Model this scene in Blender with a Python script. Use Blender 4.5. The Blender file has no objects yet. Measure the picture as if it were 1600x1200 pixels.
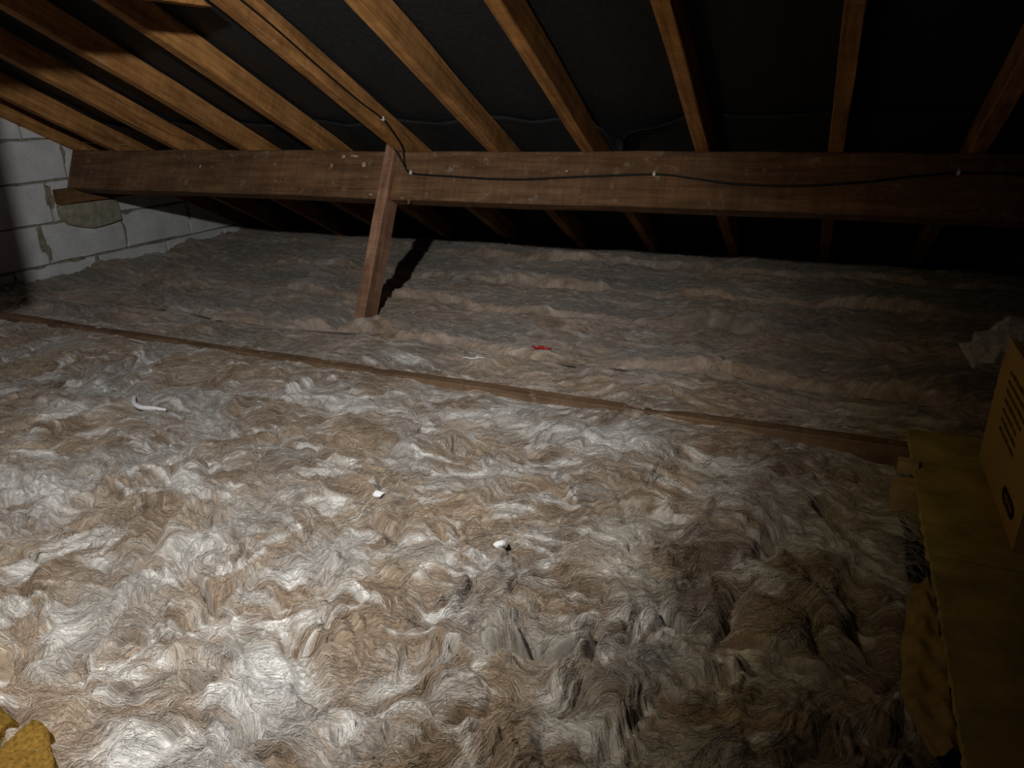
import bpy, bmesh, math, random
import numpy as np
from mathutils import Vector, Matrix

random.seed(7)
rng = np.random.default_rng(11)
SC = bpy.context.scene
COL = SC.collection
OZ = 1.02                      # eye height above the plasterboard; all z below are written relative to the eye
S = math.radians(27.48)        # roof pitch
CS, SN = math.cos(S), math.sin(S)

# ------------------------------------------------------------------ camera
cam_d = bpy.data.cameras.new('camera')
cam = bpy.data.objects.new('camera', cam_d)
COL.objects.link(cam)
cam_d.sensor_fit = 'HORIZONTAL'
cam_d.sensor_width = 36.0
cam_d.lens = 36.0 * 1106.0 / 1600.0
cam_d.clip_start = 0.02
R = Matrix(((0.91406988, -0.12929049, 0.38439593),
            (0.40482242, 0.34788664, -0.84563213),
            (-0.02439401, 0.92857895, 0.37033238)))
cam.matrix_world = Matrix.Translation((0, 0, OZ)) @ R.to_4x4()
SC.camera = cam

# ------------------------------------------------------------------ world, lamp, exposure
wd = bpy.data.worlds.new('attic_dark')
SC.world = wd
wd.use_nodes = True
wd.node_tree.nodes['Background'].inputs[0].default_value = (0.45, 0.40, 1.0, 1)
wd.node_tree.nodes['Background'].inputs[1].default_value = 0.009
vs = SC.view_settings
vs.view_transform = 'Standard'
vs.look = 'None'
vs.exposure = 0.0
vs.gamma = 1.0
vs.use_curve_mapping = False

def torch(name, loc, aim, power, stops, radius=0.012):
    """hand torch: bright core, wide spill, soft cut-off; stops = (angle in degrees, colour, level)"""
    ld = bpy.data.lights.new(name, 'SPOT')
    ld.energy = power
    ld.spot_size = math.radians(170)
    ld.spot_blend = 0.2
    ld.shadow_soft_size = radius
    o = bpy.data.objects.new(name, ld)
    COL.objects.link(o)
    o.location = loc
    d = (Vector(aim) - Vector(loc)).normalized()
    o.rotation_euler = d.to_track_quat('-Z', 'Y').to_euler()
    ld.use_nodes = True
    nt = ld.node_tree
    em = [n for n in nt.nodes if n.type == 'EMISSION'][0]
    g = nt.nodes.new('ShaderNodeNewGeometry')
    dp = nt.nodes.new('ShaderNodeVectorMath'); dp.operation = 'DOT_PRODUCT'
    nt.links.new(g.outputs['Incoming'], dp.inputs[0])
    dp.inputs[1].default_value = d
    ac = nt.nodes.new('ShaderNodeMath'); ac.operation = 'ARCCOSINE'
    ab = nt.nodes.new('ShaderNodeMath'); ab.operation = 'ABSOLUTE'
    nt.links.new(dp.outputs['Value'], ab.inputs[0])
    nt.links.new(ab.outputs[0], ac.inputs[0])
    mu = nt.nodes.new('ShaderNodeMath'); mu.operation = 'MULTIPLY'
    nt.links.new(ac.outputs[0], mu.inputs[0]); mu.inputs[1].default_value = 180 / math.pi / 90
    cr = nt.nodes.new('ShaderNodeValToRGB')
    nt.links.new(mu.outputs[0], cr.inputs[0])
    el = cr.color_ramp.elements
    cr.color_ramp.interpolation = 'EASE' if False else 'LINEAR'
    while len(el) > 1: el.remove(el[-1])
    for i, (a, c, l) in enumerate(stops):
        e = el[0] if i == 0 else el.new(a / 90.0)
        e.position = a / 90.0
        e.color = (c[0] * l, c[1] * l, c[2] * l, 1)
    nt.links.new(cr.outputs[0], em.inputs['Color'])
    return o

LAMP = (-0.75, 0.30, OZ + 0.42)
WH = (1.0, 0.975, 0.94); WM = (1.0, 0.92, 0.80); YL = (1.0, 0.84, 0.52)
torch('hand_torch', LAMP, (-2.1, 1.22, OZ - 0.90), 122,
      [(0, WH, .68), (18, WH, .72), (28, WH, .80), (36, WH, .88), (43, WH, .86), (49, WH, .70), (55, WM, .50), (60, WM, .25), (65, YL, .120), (69, YL, .056), (73, YL, .022), (78, YL, .007), (84, YL, .002)], .026)

# ------------------------------------------------------------------ numpy noise
def _perm(seed):
    r = np.random.default_rng(seed)
    p = r.permutation(512)
    return np.concatenate([p, p])
_P = {}
def perlin(x, y, seed=0):
    if seed not in _P:
        r = np.random.default_rng(seed + 991)
        a = r.uniform(0, 2 * np.pi, 512)
        _P[seed] = (_perm(seed), np.cos(a).astype(np.float32), np.sin(a).astype(np.float32))
    p, gx, gy = _P[seed]
    xf = np.floor(x); yf = np.floor(y)
    fx = (x - xf).astype(np.float32); fy = (y - yf).astype(np.float32)
    xi = xf.astype(np.int32) & 511; yi = yf.astype(np.int32) & 511
    def g(ix, iy, dx, dy):
        h = p[p[ix & 511] + (iy & 511)] 
        return gx[h] * dx + gy[h] * dy
    u = fx * fx * fx * (fx * (fx * 6 - 15) + 10)
    v = fy * fy * fy * (fy * (fy * 6 - 15) + 10)
    a = g(xi, yi, fx, fy); b = g(xi + 1, yi, fx - 1, fy)
    c = g(xi, yi + 1, fx, fy - 1); d = g(xi + 1, yi + 1, fx - 1, fy - 1)
    return ((a + u * (b - a)) * (1 - v) + (c + u * (d - c)) * v) * 1.5
def fbm(x, y, seed=0, n=3, g=0.5):
    s = 0; a = 1.0; t = 0
    for i in range(n):
        s = s + a * perlin(x * 2 ** i, y * 2 ** i, seed + i * 17); t += a; a *= g
    return s / t

# world raster of the insulation surface
X0, X1, Y0, Y1, DX = -4.20, 1.50, 0.10, 4.60, 0.003
NX = int((X1 - X0) / DX); NY = int((Y1 - Y0) / DX)
gx, gy = np.meshgrid(X0 + np.arange(NX) * DX, Y0 + np.arange(NY) * DX)
gx = gx.astype(np.float32); gy = gy.astype(np.float32)
def samp(F, x, y):
    u = np.clip((x - X0) / DX, 0, NX - 2.001); v = np.clip((y - Y0) / DX, 0, NY - 2.001)
    i = u.astype(np.int32); j = v.astype(np.int32); fu = (u - i).astype(np.float32); fv = (v - j).astype(np.float32)
    return (F[j, i] * (1 - fu) + F[j, i + 1] * fu) * (1 - fv) + (F[j + 1, i] * (1 - fu) + F[j + 1, i + 1] * fu) * fv

def sm(a, b, x):
    t = np.clip((x - a) / (b - a), 0, 1); return t * t * (3 - 2 * t)
far = sm(1.85, 2.15, gy)
w1 = fbm(gx * 2.6, gy * 2.6, 1, 2); w2 = fbm(gx * 2.6, gy * 2.6, 2, 2)
w3 = perlin(gx * 9, gy * 9, 3); w4 = perlin(gx * 9, gy * 9, 4)
wx = gx + .16 * w1 + .035 * w3; wy = gy + .16 * w2 * (1 - .6 * far) + .035 * w4 * (1 - .5 * far)
# flow direction of the fibres: swirls near, long strands along the rolls far away
th = (0.25 + 1.8 * fbm(gx * 2.2, gy * 2.2, 5, 2) + (1.6 - .7 * sm(.9, 1.6, gy)) * perlin(gx * 8, gy * 8, 6) + .8 * perlin(gx * 17, gy * 17, 66)) * (1 - far) + (0.05 + 1.0 * fbm(gx * 1.8, gy * 3.5, 7, 2) + .5 * perlin(gx * 8, gy * 8, 8)) * far
# fibres turn sharply from tuft to tuft
fxd = np.cos(th).astype(np.float32); fyd = np.sin(th).astype(np.float32)
del th
def lic(noise, steps, ds):
    acc = noise.copy(); w = 1.0
    for sgn in (1, -1):
        x = gx.copy(); y = gy.copy()
        for k in range(steps):
            i = np.clip(((x - X0) / DX).astype(np.int32), 0, NX - 1); j = np.clip(((y - Y0) / DX).astype(np.int32), 0, NY - 1)
            x += sgn * ds * fxd[j, i]; y += sgn * ds * fyd[j, i]
            i = np.clip(((x - X0) / DX).astype(np.int32), 0, NX - 1); j = np.clip(((y - Y0) / DX).astype(np.int32), 0, NY - 1)
            acc += noise[j, i]
    acc /= acc.std()
    return np.clip(acc, -2.5, 2.5)
nf = rng.standard_normal((NY, NX)).astype(np.float32)
Lf = lic(nf, 7, .003)
Lc = lic(perlin(gx * 48, gy * 48, 9).astype(np.float32), 10, .007)
Lm = lic(perlin(gx * 120, gy * 120, 10).astype(np.float32), 10, .004)
del nf
# tufts
bil = np.abs(perlin(wx * 7.5, wy * (7.5 + 2 * far), 20))
bilf = np.abs(perlin(wx * 3.6, wy * 11, 25))
bil2 = np.abs(perlin(wx * 17 + 3, wy * 17, 21))
bls = perlin(gx * 24 + 3 * w3, gy * 24 + 3 * w4, 26)
bil3 = np.abs(perlin(gx * 34 + 2 * w3, gy * 34 + 2 * w4, 22))
big = fbm(gx * 1.7, gy * 2.4, 23, 2)
med = fbm(wx * 5, wy * 5, 24, 2)
near = 1 - far
H = (.030 * big + .022 * med
     + near * (1 - .42 * sm(.9, 1.6, gy)) * (.040 * bil ** .9 + .022 * bil2 + .008 * bil3 + .004 * bls + .0022 * Lc + .0018 * Lm + .0006 * Lf - .015)
     + far * (.008 * bil ** .9 + .022 * bilf + .011 * bil2 + .004 * bil3 + .0024 * Lc + .0014 * Lm + .0005 * Lf - .010))
H *= 1 - .5 * np.exp(-((gy - 1.93) / .07) ** 2)
# base level: sags near the binder, climbs to the eaves
base = -.905 + .02 * sm(1.9, 2.2, gy) + .03 * sm(3.2, 4.1, gy) - .02 * sm(4.15, 4.35, gy)
base = base + .02 * np.exp(-((gx + 4.05) / .18) ** 2) * sm(2.0, 3.0, gy) - .03 * sm(-.1, .25, gx) * near + .008 * np.exp(-((gy - 1.90) / .10) ** 2) + .006 * np.exp(-((gy - 2.0) / .05) ** 2)
H += base
H += .008 * np.exp(-(((gx + 1.70) / .12) ** 2 + ((gy - 2.47) / .10) ** 2))
HS = .050 * np.exp(-(((gx + 1.89) / .095) ** 2 + ((gy - 2.42) / .14) ** 2))   # hollow at the strut's foot
# holes and torn creases seen between the tufts
HM = np.zeros_like(gx)
for (hx, hy, a, b, d) in [(-.381, .934, .030, .012, .075), (-.330, .945, .02, .01, .05), (-.300, .972, .011, .024, .075), (-.891, .746, .018, .010, .06), (-.819, .785, .016, .010, .05), (-.879, .621, .022, .014, .05), (-.949, .644, .016, .012, .03),
                          (-1.216, 1.463, .05, .012, .055), (-1.143, 1.50, .035, .012, .05), (-.18, 1.094, .05, .012, .05), (-2.24, 1.329, .05, .014, .05), (-2.0, 1.475, .09, .012, .04), (-1.063, .64, .03, .012, .04), (-.08, 1.16, .02, .10, .05), (-.03, 1.4, .03, .05, .05), (.10, 1.62, .06, .05, .05), (.15, 1.25, .04, .08, .05)]:
    q_ = d * .95 * np.exp(-(((gx + .004 * w4 * 4 - hx) / (a * .85)) ** 2 + ((gy + .006 * w3 * 4 - hy) / (b * .95)) ** 2)); H -= q_; HM += q_

# seams between the rolls
def interp(x, pts):
    px = [p[0] for p in pts]; py = [p[1] for p in pts]
    return np.interp(x, px, py)
def wob(x, s, a):
    return a * perlin(x * 2.1, x * 0 + .37 + s, 31 + s) + a * .5 * perlin(x * 7.3, x * 0 + .71, 37 + s)
SEAMS = [
    lambda x: x * 0 + .14,
    lambda x: interp(x, [(-4.1, .80), (-1.6, .74), (-1.2, .88), (-.9, .745), (-.77, .77), (-.56, .89), (-.37, .935), (-.18, 1.07), (.3, 1.05)]) + wob(x, 1, .012),
    lambda x: interp(x, [(-4.1, 1.40), (-2.0, 1.42), (-1.28, 1.41), (-.93, 1.5), (-.67, 1.46), (-.48, 1.42), (.3, 1.45)]) + wob(x, 2, .02),
    lambda x: x * 0 + 1.945,
    lambda x: 2.30 - .03 * x * 0 + wob(x, 3, .05),
    lambda x: 2.83 + wob(x, 4, .04),
    lambda x: 3.34 + wob(x, 5, .04),
    lambda x: 3.82 + wob(x, 6, .04),
    lambda x: x * 0 + 4.36,
]
for k, (sd, wdt) in {1: (.042, .0065), 2: (.036, .0065), 4: (.022, .012), 5: (.022, .014), 6: (.020, .014), 7: (.016, .016)}.items():
    sy = SEAMS[k](gx[0:1, :])
    d = gy - sy
    q_ = sd * np.exp(-(d / wdt) ** 2) * np.clip(.6 + 1.5 * perlin(gx * 4, gy * 0 + k, 50 + k), 0, 1.5); H -= q_; HM += q_
    if k >= 4:      # each roll laps over the one in front: a raised lip
        H += .032 * np.exp(-(d - .04) / .16) * (d > .0) * sm(0, .035, d) * np.clip(.75 + 1.3 * perlin(gx * 1.9, gy * 0 + k, 93), .15, 1.3) * (.4 + .6 * sm(-3.2, -1.8, gx))
H -= HS
fcol = np.empty((NY, NX, 3), np.float32)
tan = np.array([.46, .36, .262]); brown = np.array([.30, .218, .148]); grey = np.array([.50, .485, .46]); white = np.array([.82, .81, .78]); pink = np.array([.50, .37, .28]); dust = np.array([.25, .225, .19])
def mixc(a, b, t): return a + (b - a) * t[..., None]
n1 = fbm(wx * 5.2, wy * 5.8, 60, 3); n2 = fbm(wx * 3.2 + 5, wy * 3.6, 61, 3); n3 = fbm(wx * 9, wy * 9 * (1 + .6 * far), 62, 2)
fcol[:] = tan
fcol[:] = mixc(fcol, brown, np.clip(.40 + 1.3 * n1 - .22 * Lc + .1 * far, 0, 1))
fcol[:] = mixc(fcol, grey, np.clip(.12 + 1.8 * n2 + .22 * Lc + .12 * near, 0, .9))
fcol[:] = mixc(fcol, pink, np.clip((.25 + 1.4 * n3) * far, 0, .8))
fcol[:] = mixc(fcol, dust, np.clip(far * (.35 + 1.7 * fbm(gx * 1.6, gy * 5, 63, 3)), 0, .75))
dust_ = np.clip(far * .35, 0, 1)
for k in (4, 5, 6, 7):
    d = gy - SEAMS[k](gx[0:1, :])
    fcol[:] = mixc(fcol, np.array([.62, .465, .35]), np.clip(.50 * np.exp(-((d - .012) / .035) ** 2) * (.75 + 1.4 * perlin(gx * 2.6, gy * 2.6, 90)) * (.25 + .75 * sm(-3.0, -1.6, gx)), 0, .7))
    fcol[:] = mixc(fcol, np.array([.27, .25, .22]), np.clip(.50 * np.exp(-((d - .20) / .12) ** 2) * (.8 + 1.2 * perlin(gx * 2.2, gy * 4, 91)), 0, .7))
wm = np.clip((n3 * 1.6 + .5 * n1 + .20 * Lc - .33) * 2.2, 0, .8) * (near + .25 * far)
for (bx, by, a, b, r_) in [(-.75, .694, .07, .035, .5), (-.80, .637, .04, .05, .4), (-.871, .477, .06, .05, .6), (-.597, .683, .03, .05, .5), (-.60, .64, .025, .03, .3), (-1.361, .813, .05, .03, 0), (-1.194, .90, .07, .06, 0), (-1.186, .811, .03, .03, 0),
                           (-.921, .896, .03, .03, 0), (-.792, .824, .022, .02, 0), (-1.063, 1.206, .06, .04, 0), (-.662, 1.046, .018, .06, 0), (-.159, 1.579, .06, .08, 0), (-.334, 1.316, .05, .08, 0), (-.30, 1.19, .05, .06, 0), (-.517, 1.257, .04, .03, 0), (-.22, 1.08, .06, .05, 0),
                           (-1.37, 2.098, .08, .03, 0), (-1.42, 1.116, .10, .04, 0), (-2.2, 1.344, .14, .06, 0), (-1.769, .945, .15, .05, 0), (-.727, 1.775, .10, .05, 0), (-.975, 1.755, .10, .05, 0), (-1.4, 1.72, .25, .06, 0), (-.5, 1.75, .12, .07, 0)]:
    wm = np.maximum(wm, np.clip(1.15 * np.exp(-(((gx + .03 * w3 - bx) / a) ** 2 + ((gy + .03 * w4 - by) / b) ** 2)) * (1 + .30 * Lc), 0, .85))
fcol[:] = mixc(fcol, white, np.clip(wm, 0, .9))
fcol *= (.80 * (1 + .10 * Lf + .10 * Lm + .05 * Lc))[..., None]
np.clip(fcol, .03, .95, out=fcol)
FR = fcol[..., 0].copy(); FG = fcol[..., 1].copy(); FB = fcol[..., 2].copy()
del fcol, n1, n2, n3, wm, bil2, bil3
CHX = .010 * w3 + .012 * perlin(gx * 16, gy * 16, 71); CHY = .010 * w4 + .012 * perlin(gx * 16, gy * 16, 72)
CHX = (CHX * (near + .4 * far)).astype(np.float32); CHY = (CHY * (near + .4 * far)).astype(np.float32)
H = H.astype(np.float32)
def surf(x, y):
    """height of the wool over the floor at one point"""
    return float(samp(H, np.array([x]), np.array([y]))[0]) + OZ

# ------------------------------------------------------------------ materials
def mat(name):
    m = bpy.data.materials.new(name); m.use_nodes = True
    return m, m.node_tree, m.node_tree.nodes['Principled BSDF']
def N(nt, t, **kw):
    n = nt.nodes.new(t)
    for k, v in kw.items():
        if k in n.inputs: n.inputs[k].default_value = v
        else: setattr(n, k, v)
    return n
def ramp(nt, src, stops):
    c = nt.nodes.new('ShaderNodeValToRGB'); nt.links.new(src, c.inputs[0])
    el = c.color_ramp.elements
    while len(el) > 1: el.remove(el[-1])
    for i, (p, col) in enumerate(stops):
        e = el[0] if i == 0 else el.new(p)
        e.position = p; e.color = (*col, 1)
    return c.outputs[0]
def coords(nt, scale, kind='Object'):
    tc = nt.nodes.new('ShaderNodeTexCoord'); mp = nt.nodes.new('ShaderNodeMapping')
    nt.links.new(tc.outputs[kind], mp.inputs[0]); mp.inputs['Scale'].default_value = scale
    oi = nt.nodes.new('ShaderNodeObjectInfo'); cb = nt.nodes.new('ShaderNodeMath'); cb.operation = 'MULTIPLY'
    nt.links.new(oi.outputs['Random'], cb.inputs[0]); cb.inputs[1].default_value = 37.0
    nt.links.new(cb.outputs[0], mp.inputs['Location'])
    return mp.outputs[0]
def noise(nt, vec, scale, detail=4, rough=.55, dist=0):
    n = N(nt, 'ShaderNodeTexNoise', Scale=scale, Detail=detail, Roughness=rough, Distortion=dist)
    nt.links.new(vec, n.inputs['Vector']); return n.outputs['Fac']
def bump(nt, b, h, strength, dist=.002):
    n = N(nt, 'ShaderNodeBump', Strength=strength, Distance=dist)
    nt.links.new(h, n.inputs['Height']); nt.links.new(n.outputs[0], b.inputs['Normal'])
def mul(nt, a, b):
    m = nt.nodes.new('ShaderNodeMix'); m.data_type = 'RGBA'; m.blend_type = 'MULTIPLY'; m.inputs[0].default_value = 1
    nt.links.new(a, m.inputs[6]); nt.links.new(b, m.inputs[7]); return m.outputs[2]

def m_wood(name, dark, light, pale=.0, rough=.75):
    m, nt, b = mat(name)
    v = coords(nt, (1.0, 14, 14)); v2 = coords(nt, (2, 5, 5)); v3 = coords(nt, (1, 1, 1))
    g = noise(nt, v, 3.5, 6, .6, .6)
    base = ramp(nt, g, [(.28, dark), (.5, [(a + c) / 2 for a, c in zip(dark, light)]), (.72, light)])
    blot = ramp(nt, noise(nt, v2, 2.2, 4, .6), [(.3, (.62, .60, .58)), (.55, (1, 1, 1)), (.8, (1.25, 1.2, 1.15))])
    c = mul(nt, base, blot)
    # saw bands across the board
    band = ramp(nt, noise(nt, coords(nt, (22, .6, .6)), 1.6, 3, .6), [(.35, (.86, .86, .86)), (.65, (1.12, 1.12, 1.12))])
    c = mul(nt, c, band)
    mx = nt.nodes.new('ShaderNodeMix'); mx.data_type = 'RGBA'
    nt.links.new(ramp(nt, noise(nt, v3, 24, 5, .7), [(.62 - pale, (0, 0, 0)), (.72 - pale, (.55, .55, .55))]), mx.inputs[0])
    nt.links.new(c, mx.inputs[6]); mx.inputs[7].default_value = (.33, .29, .24, 1)
    nt.links.new(mx.outputs[2], b.inputs['Base Color'])
    b.inputs['Roughness'].default_value = rough
    b.inputs['Specular IOR Level'].default_value = .25
    bump(nt, b, g, .35, .002)
    return m
M_RAFT = m_wood('rafter_pine', (.22, .095, .028), (.62, .310, .105))
M_PACK = m_wood('packing_timber', (.10, .05, .02), (.26, .14, .06))
M_PURL = m_wood('purlin_timber', (.115, .060, .030), (.25, .138, .070), .04)
M_STRUT = m_wood('strut_timber', (.24, .12, .07), (.46, .26, .16), .05)
M_BIND = m_wood('binder_timber', (.13, .08, .045), (.27, .17, .10), .05)
M_PALE = m_wood('pale_offcut', (.42, .28, .13), (.62, .45, .24))

def m_simple(name, col, rough=.8, nscale=30, var=.25, bstr=.2, spec=.3, scale=(1, 1, 1)):
    m, nt, b = mat(name)
    v = coords(nt, scale)
    f = noise(nt, v, nscale, 5, .6)
    lo = [c * (1 - var) for c in col]; hi = [min(1, c * (1 + var)) for c in col]
    nt.links.new(ramp(nt, f, [(.3, lo), (.7, hi)]), b.inputs['Base Color'])
    b.inputs['Roughness'].default_value = rough; b.inputs['Specular IOR Level'].default_value = spec
    bump(nt, b, f, bstr, .002)
    return m
M_FELT = m_simple('black_underlay', (.024, .027, .029), .62, 60, .3, .5, .25)
M_MORTAR = m_simple('mortar', (.30, .275, .22), .95, 45, .35, .8, .1)
M_BRICK = m_simple('rough_stone', (.36, .34, .26), .95, 25, .3, .9, .1)
M_CABLE = m_simple('black_cable', (.012, .011, .010), .5, 80, .2, .1)
M_CLIP = m_simple('white_plastic', (.85, .84, .80), .45, 40, .05, .05)
M_BOARD = m_simple('chipboard', (.46, .38, .11), .85, 9, .40, .5, .15)
M_PLASTER = m_simple('plasterboard', (.35, .33, .3), .9, 20, .2, .3)
M_CRUMB = m_simple('white_plaster_crumb', (.93, .95, .98), .8, 90, .08, .6)
M_RED = m_simple('red_plastic', (.45, .02, .02), .5, 60, .3, .3)
M_PAPER = m_simple('brown_paper', (.34, .25, .08), .7, 40, .3, .5, .2)
M_YELLOW = m_simple('yellow_wool', (.17, .098, .020), 1.0, 160, .45, 1.0, .0, (1, 1, 1))
M_CARD = m_simple('cardboard', (.50, .34, .09), .85, 50, .12, .2, .1, (1, 1, 6))
M_CARDEDGE = m_simple('cardboard_tape', (.52, .28, .10), .6, 50, .1, .2, .2)
M_INK = m_simple('black_ink', (.13, .07, .022), .8, 60, .3, .05, .1)
M_STRAW = m_simple('straw_fibre', (.60, .50, .36), .8, 60, .2, .1)

m, nt, b = mat('concrete_block'); M_BLOCK = m
v = coords(nt, (1, 1, 1))
f1 = noise(nt, v, 90, 4, .7); f2 = noise(nt, v, 7, 4, .6)
c = mul(nt, ramp(nt, f1, [(.25, (.62, .64, .66)), (.5, (.75, .775, .80)), (.8, (.85, .87, .89))]), ramp(nt, f2, [(.3, (.80, .80, .78)), (.65, (1.05, 1.05, 1.05))]))
nt.links.new(c, b.inputs['Base Color']); b.inputs['Roughness'].default_value = .95; b.inputs['Specular IOR Level'].default_value = .1
bump(nt, b, f1, .5, .002)

m, nt, b = mat('mineral_wool'); M_WOOL = m
at = N(nt, 'ShaderNodeAttribute', attribute_name='Col')
v = coords(nt, (1, 1, 1))
wn = N(nt, 'ShaderNodeTexNoise', Scale=6.0, Detail=2.0); nt.links.new(v, wn.inputs['Vector'])
vm = N(nt, 'ShaderNodeVectorMath', operation='MULTIPLY_ADD'); nt.links.new(wn.outputs['Color'], vm.inputs[0]); vm.inputs[1].default_value = (.5, .5, .5); nt.links.new(v, vm.inputs[2])
mp = N(nt, 'ShaderNodeMapping'); nt.links.new(vm.outputs[0], mp.inputs[0]); mp.inputs['Scale'].default_value = (1, 4, 1); mp.inputs['Rotation'].default_value = (0, 0, -.5)
fs = noise(nt, mp.outputs[0], 70, 4, .65)
nt.links.new(mul(nt, at.outputs['Color'], ramp(nt, fs, [(.3, (.84, .82, .80)), (.5, (1, 1, 1)), (.72, (1.18, 1.18, 1.18))])), b.inputs['Base Color'])
b.inputs['Roughness'].default_value = 1; b.inputs['Specular IOR Level'].default_value = .05
b.inputs['Sheen Weight'].default_value = .25; b.inputs['Sheen Roughness'].default_value = .5
bump(nt, b, fs, .35, .003)

m, nt, b = mat('wool_fibre'); M_FIB = m
at = N(nt, 'ShaderNodeAttribute', attribute_name='Col')
nt.links.new(at.outputs['Color'], b.inputs['Base Color'])
b.inputs['Roughness'].default_value = .8; b.inputs['Specular IOR Level'].default_value = .2

m, nt, b = mat('clear_film'); M_FILM = m
b.inputs['Base Color'].default_value = (.75, .78, .70, 1); b.inputs['Roughness'].default_value = .07
b.inputs['Specular IOR Level'].default_value = .8
bump(nt, b, noise(nt, coords(nt, (1, 1, 1)), 55, 3, .6), 1.0, .02)
tr = N(nt, 'ShaderNodeBsdfTransparent'); ms = N(nt, 'ShaderNodeMixShader'); ms.inputs[0].default_value = .30
out = [n for n in nt.nodes if n.type == 'OUTPUT_MATERIAL'][0]
nt.links.new(tr.outputs[0], ms.inputs[1]); nt.links.new(b.outputs[0], ms.inputs[2]); nt.links.new(ms.outputs[0], out.inputs[0])

# ------------------------------------------------------------------ object helpers
def link(name, me, m, parent=None):
    o = bpy.data.objects.new(name, me); COL.objects.link(o)
    if m: me.materials.append(m)
    if parent:
        o.parent = parent
    return o
def obj(name, bm, m, parent=None, smooth=False):
    me = bpy.data.meshes.new(name); bm.normal_update(); bm.to_mesh(me); bm.free()
    if smooth: me.polygons.foreach_set('use_smooth', [True] * len(me.polygons))
    return link(name, me, m, parent)
def tag(o, label=None, cat=None, group=None, kind=None):
    if label: o['label'] = label
    if cat: o['category'] = cat
    if group: o['group'] = group
    if kind: o['kind'] = kind
    return o
def frame(loc, X, Z):
    X = Vector(X).normalized(); Z = Vector(Z); Z = (Z - X * Z.dot(X)).normalized(); Y = Z.cross(X)
    M = Matrix((X, Y, Z)).transposed().to_4x4(); M.translation = Vector(loc); return M
def timber_bm(L, w, h, seg=24, wobble=.0015, ch=.003, sag=0.0, y0=0.0, z0=0.0, seed=0, x0=0.0):
    """beam along local x from x0 to x0+L, section y0..y0+w, z0..z0+h, arrises eased and slightly uneven"""
    r = random.Random(seed); bm = bmesh.new(); rings = []
    ph = [r.uniform(0, 6.28) for _ in range(6)]
    for i in range(seg + 1):
        t = i / seg; x = x0 + L * t
        oy = wobble * (math.sin(3.1 * x + ph[0]) + .5 * math.sin(9 * x + ph[1])); oz = wobble * (math.sin(2.7 * x + ph[2]) + .5 * math.sin(8 * x + ph[3])) - sag * math.sin(math.pi * t)
        c = ch * (1 + .6 * math.sin(11 * x + ph[4]) * math.sin(4 * x + ph[5])) 
        pts = [(y0 + c, z0), (y0 + w - c, z0), (y0 + w, z0 + c), (y0 + w, z0 + h - c), (y0 + w - c, z0 + h), (y0 + c, z0 + h), (y0, z0 + h - c), (y0, z0 + c)]
        rings.append([bm.verts.new((x, a + oy, b_ + oz)) for a, b_ in pts])
    for i in range(seg):
        for k in range(8):
            bm.faces.new((rings[i][k], rings[i][(k + 1) % 8], rings[i + 1][(k + 1) % 8], rings[i + 1][k]))
    bm.faces.new(rings[0]); bm.faces.new(rings[-1][::-1])
    bmesh.ops.recalc_face_normals(bm, faces=bm.faces)
    return bm
def tube_bm(pts, r, sides=8, smooth=4, bm=None, taper=None):
    P = [Vector(p) for p in pts]
    Q = []
    for i in range(len(P) - 1):
        a = P[max(i - 1, 0)]; b_ = P[i]; c = P[i + 1]; d = P[min(i + 2, len(P) - 1)]
        for k in range(smooth):
            t = k / smooth
            Q.append(.5 * ((2 * b_) + (c - a) * t + (2 * a - 5 * b_ + 4 * c - d) * t * t + (3 * b_ - a - 3 * c + d) * t ** 3))
    Q.append(P[-1])
    bm = bm or bmesh.new(); rings = []
    for i, q in enumerate(Q):
        T = (Q[min(i + 1, len(Q) - 1)] - Q[max(i - 1, 0)]).normalized()
        A = T.orthogonal().normalized() if i == 0 else (A - T * A.dot(T)).normalized()
        B = T.cross(A); rr = r if taper is None else r * taper(i / (len(Q) - 1))
        rings.append([bm.verts.new(q + A * rr * math.cos(2 * math.pi * k / sides) + B * rr * math.sin(2 * math.pi * k / sides)) for k in range(sides)])
    for i in range(len(rings) - 1):
        for k in range(sides):
            bm.faces.new((rings[i][k], rings[i][(k + 1) % sides], rings[i + 1][(k + 1) % sides], rings[i + 1][k]))
    bm.faces.new(rings[0][::-1]); bm.faces.new(rings[-1])
    return bm
def roof_z(y, off=0.0):
    """z (eye-relative) of the plane of the rafters' undersides, moved outwards by off"""
    return -.193 + math.tan(S) * (2.88 - y) + off / CS

# ------------------------------------------------------------------ the setting
bm = bmesh.new(); bmesh.ops.create_cube(bm, size=1)
for v_ in bm.verts: v_.co = Vector((v_.co.x * 7.2 - .6, v_.co.y * 6.2 + 1.9, v_.co.z * .02 - .01))
bmesh.ops.subdivide_edges(bm, edges=bm.edges, cuts=3, use_grid_fill=True)
tag(obj('floor', bm, M_PLASTER), 'plasterboard of the rooms below, under the insulation', None, None, 'structure')

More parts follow.
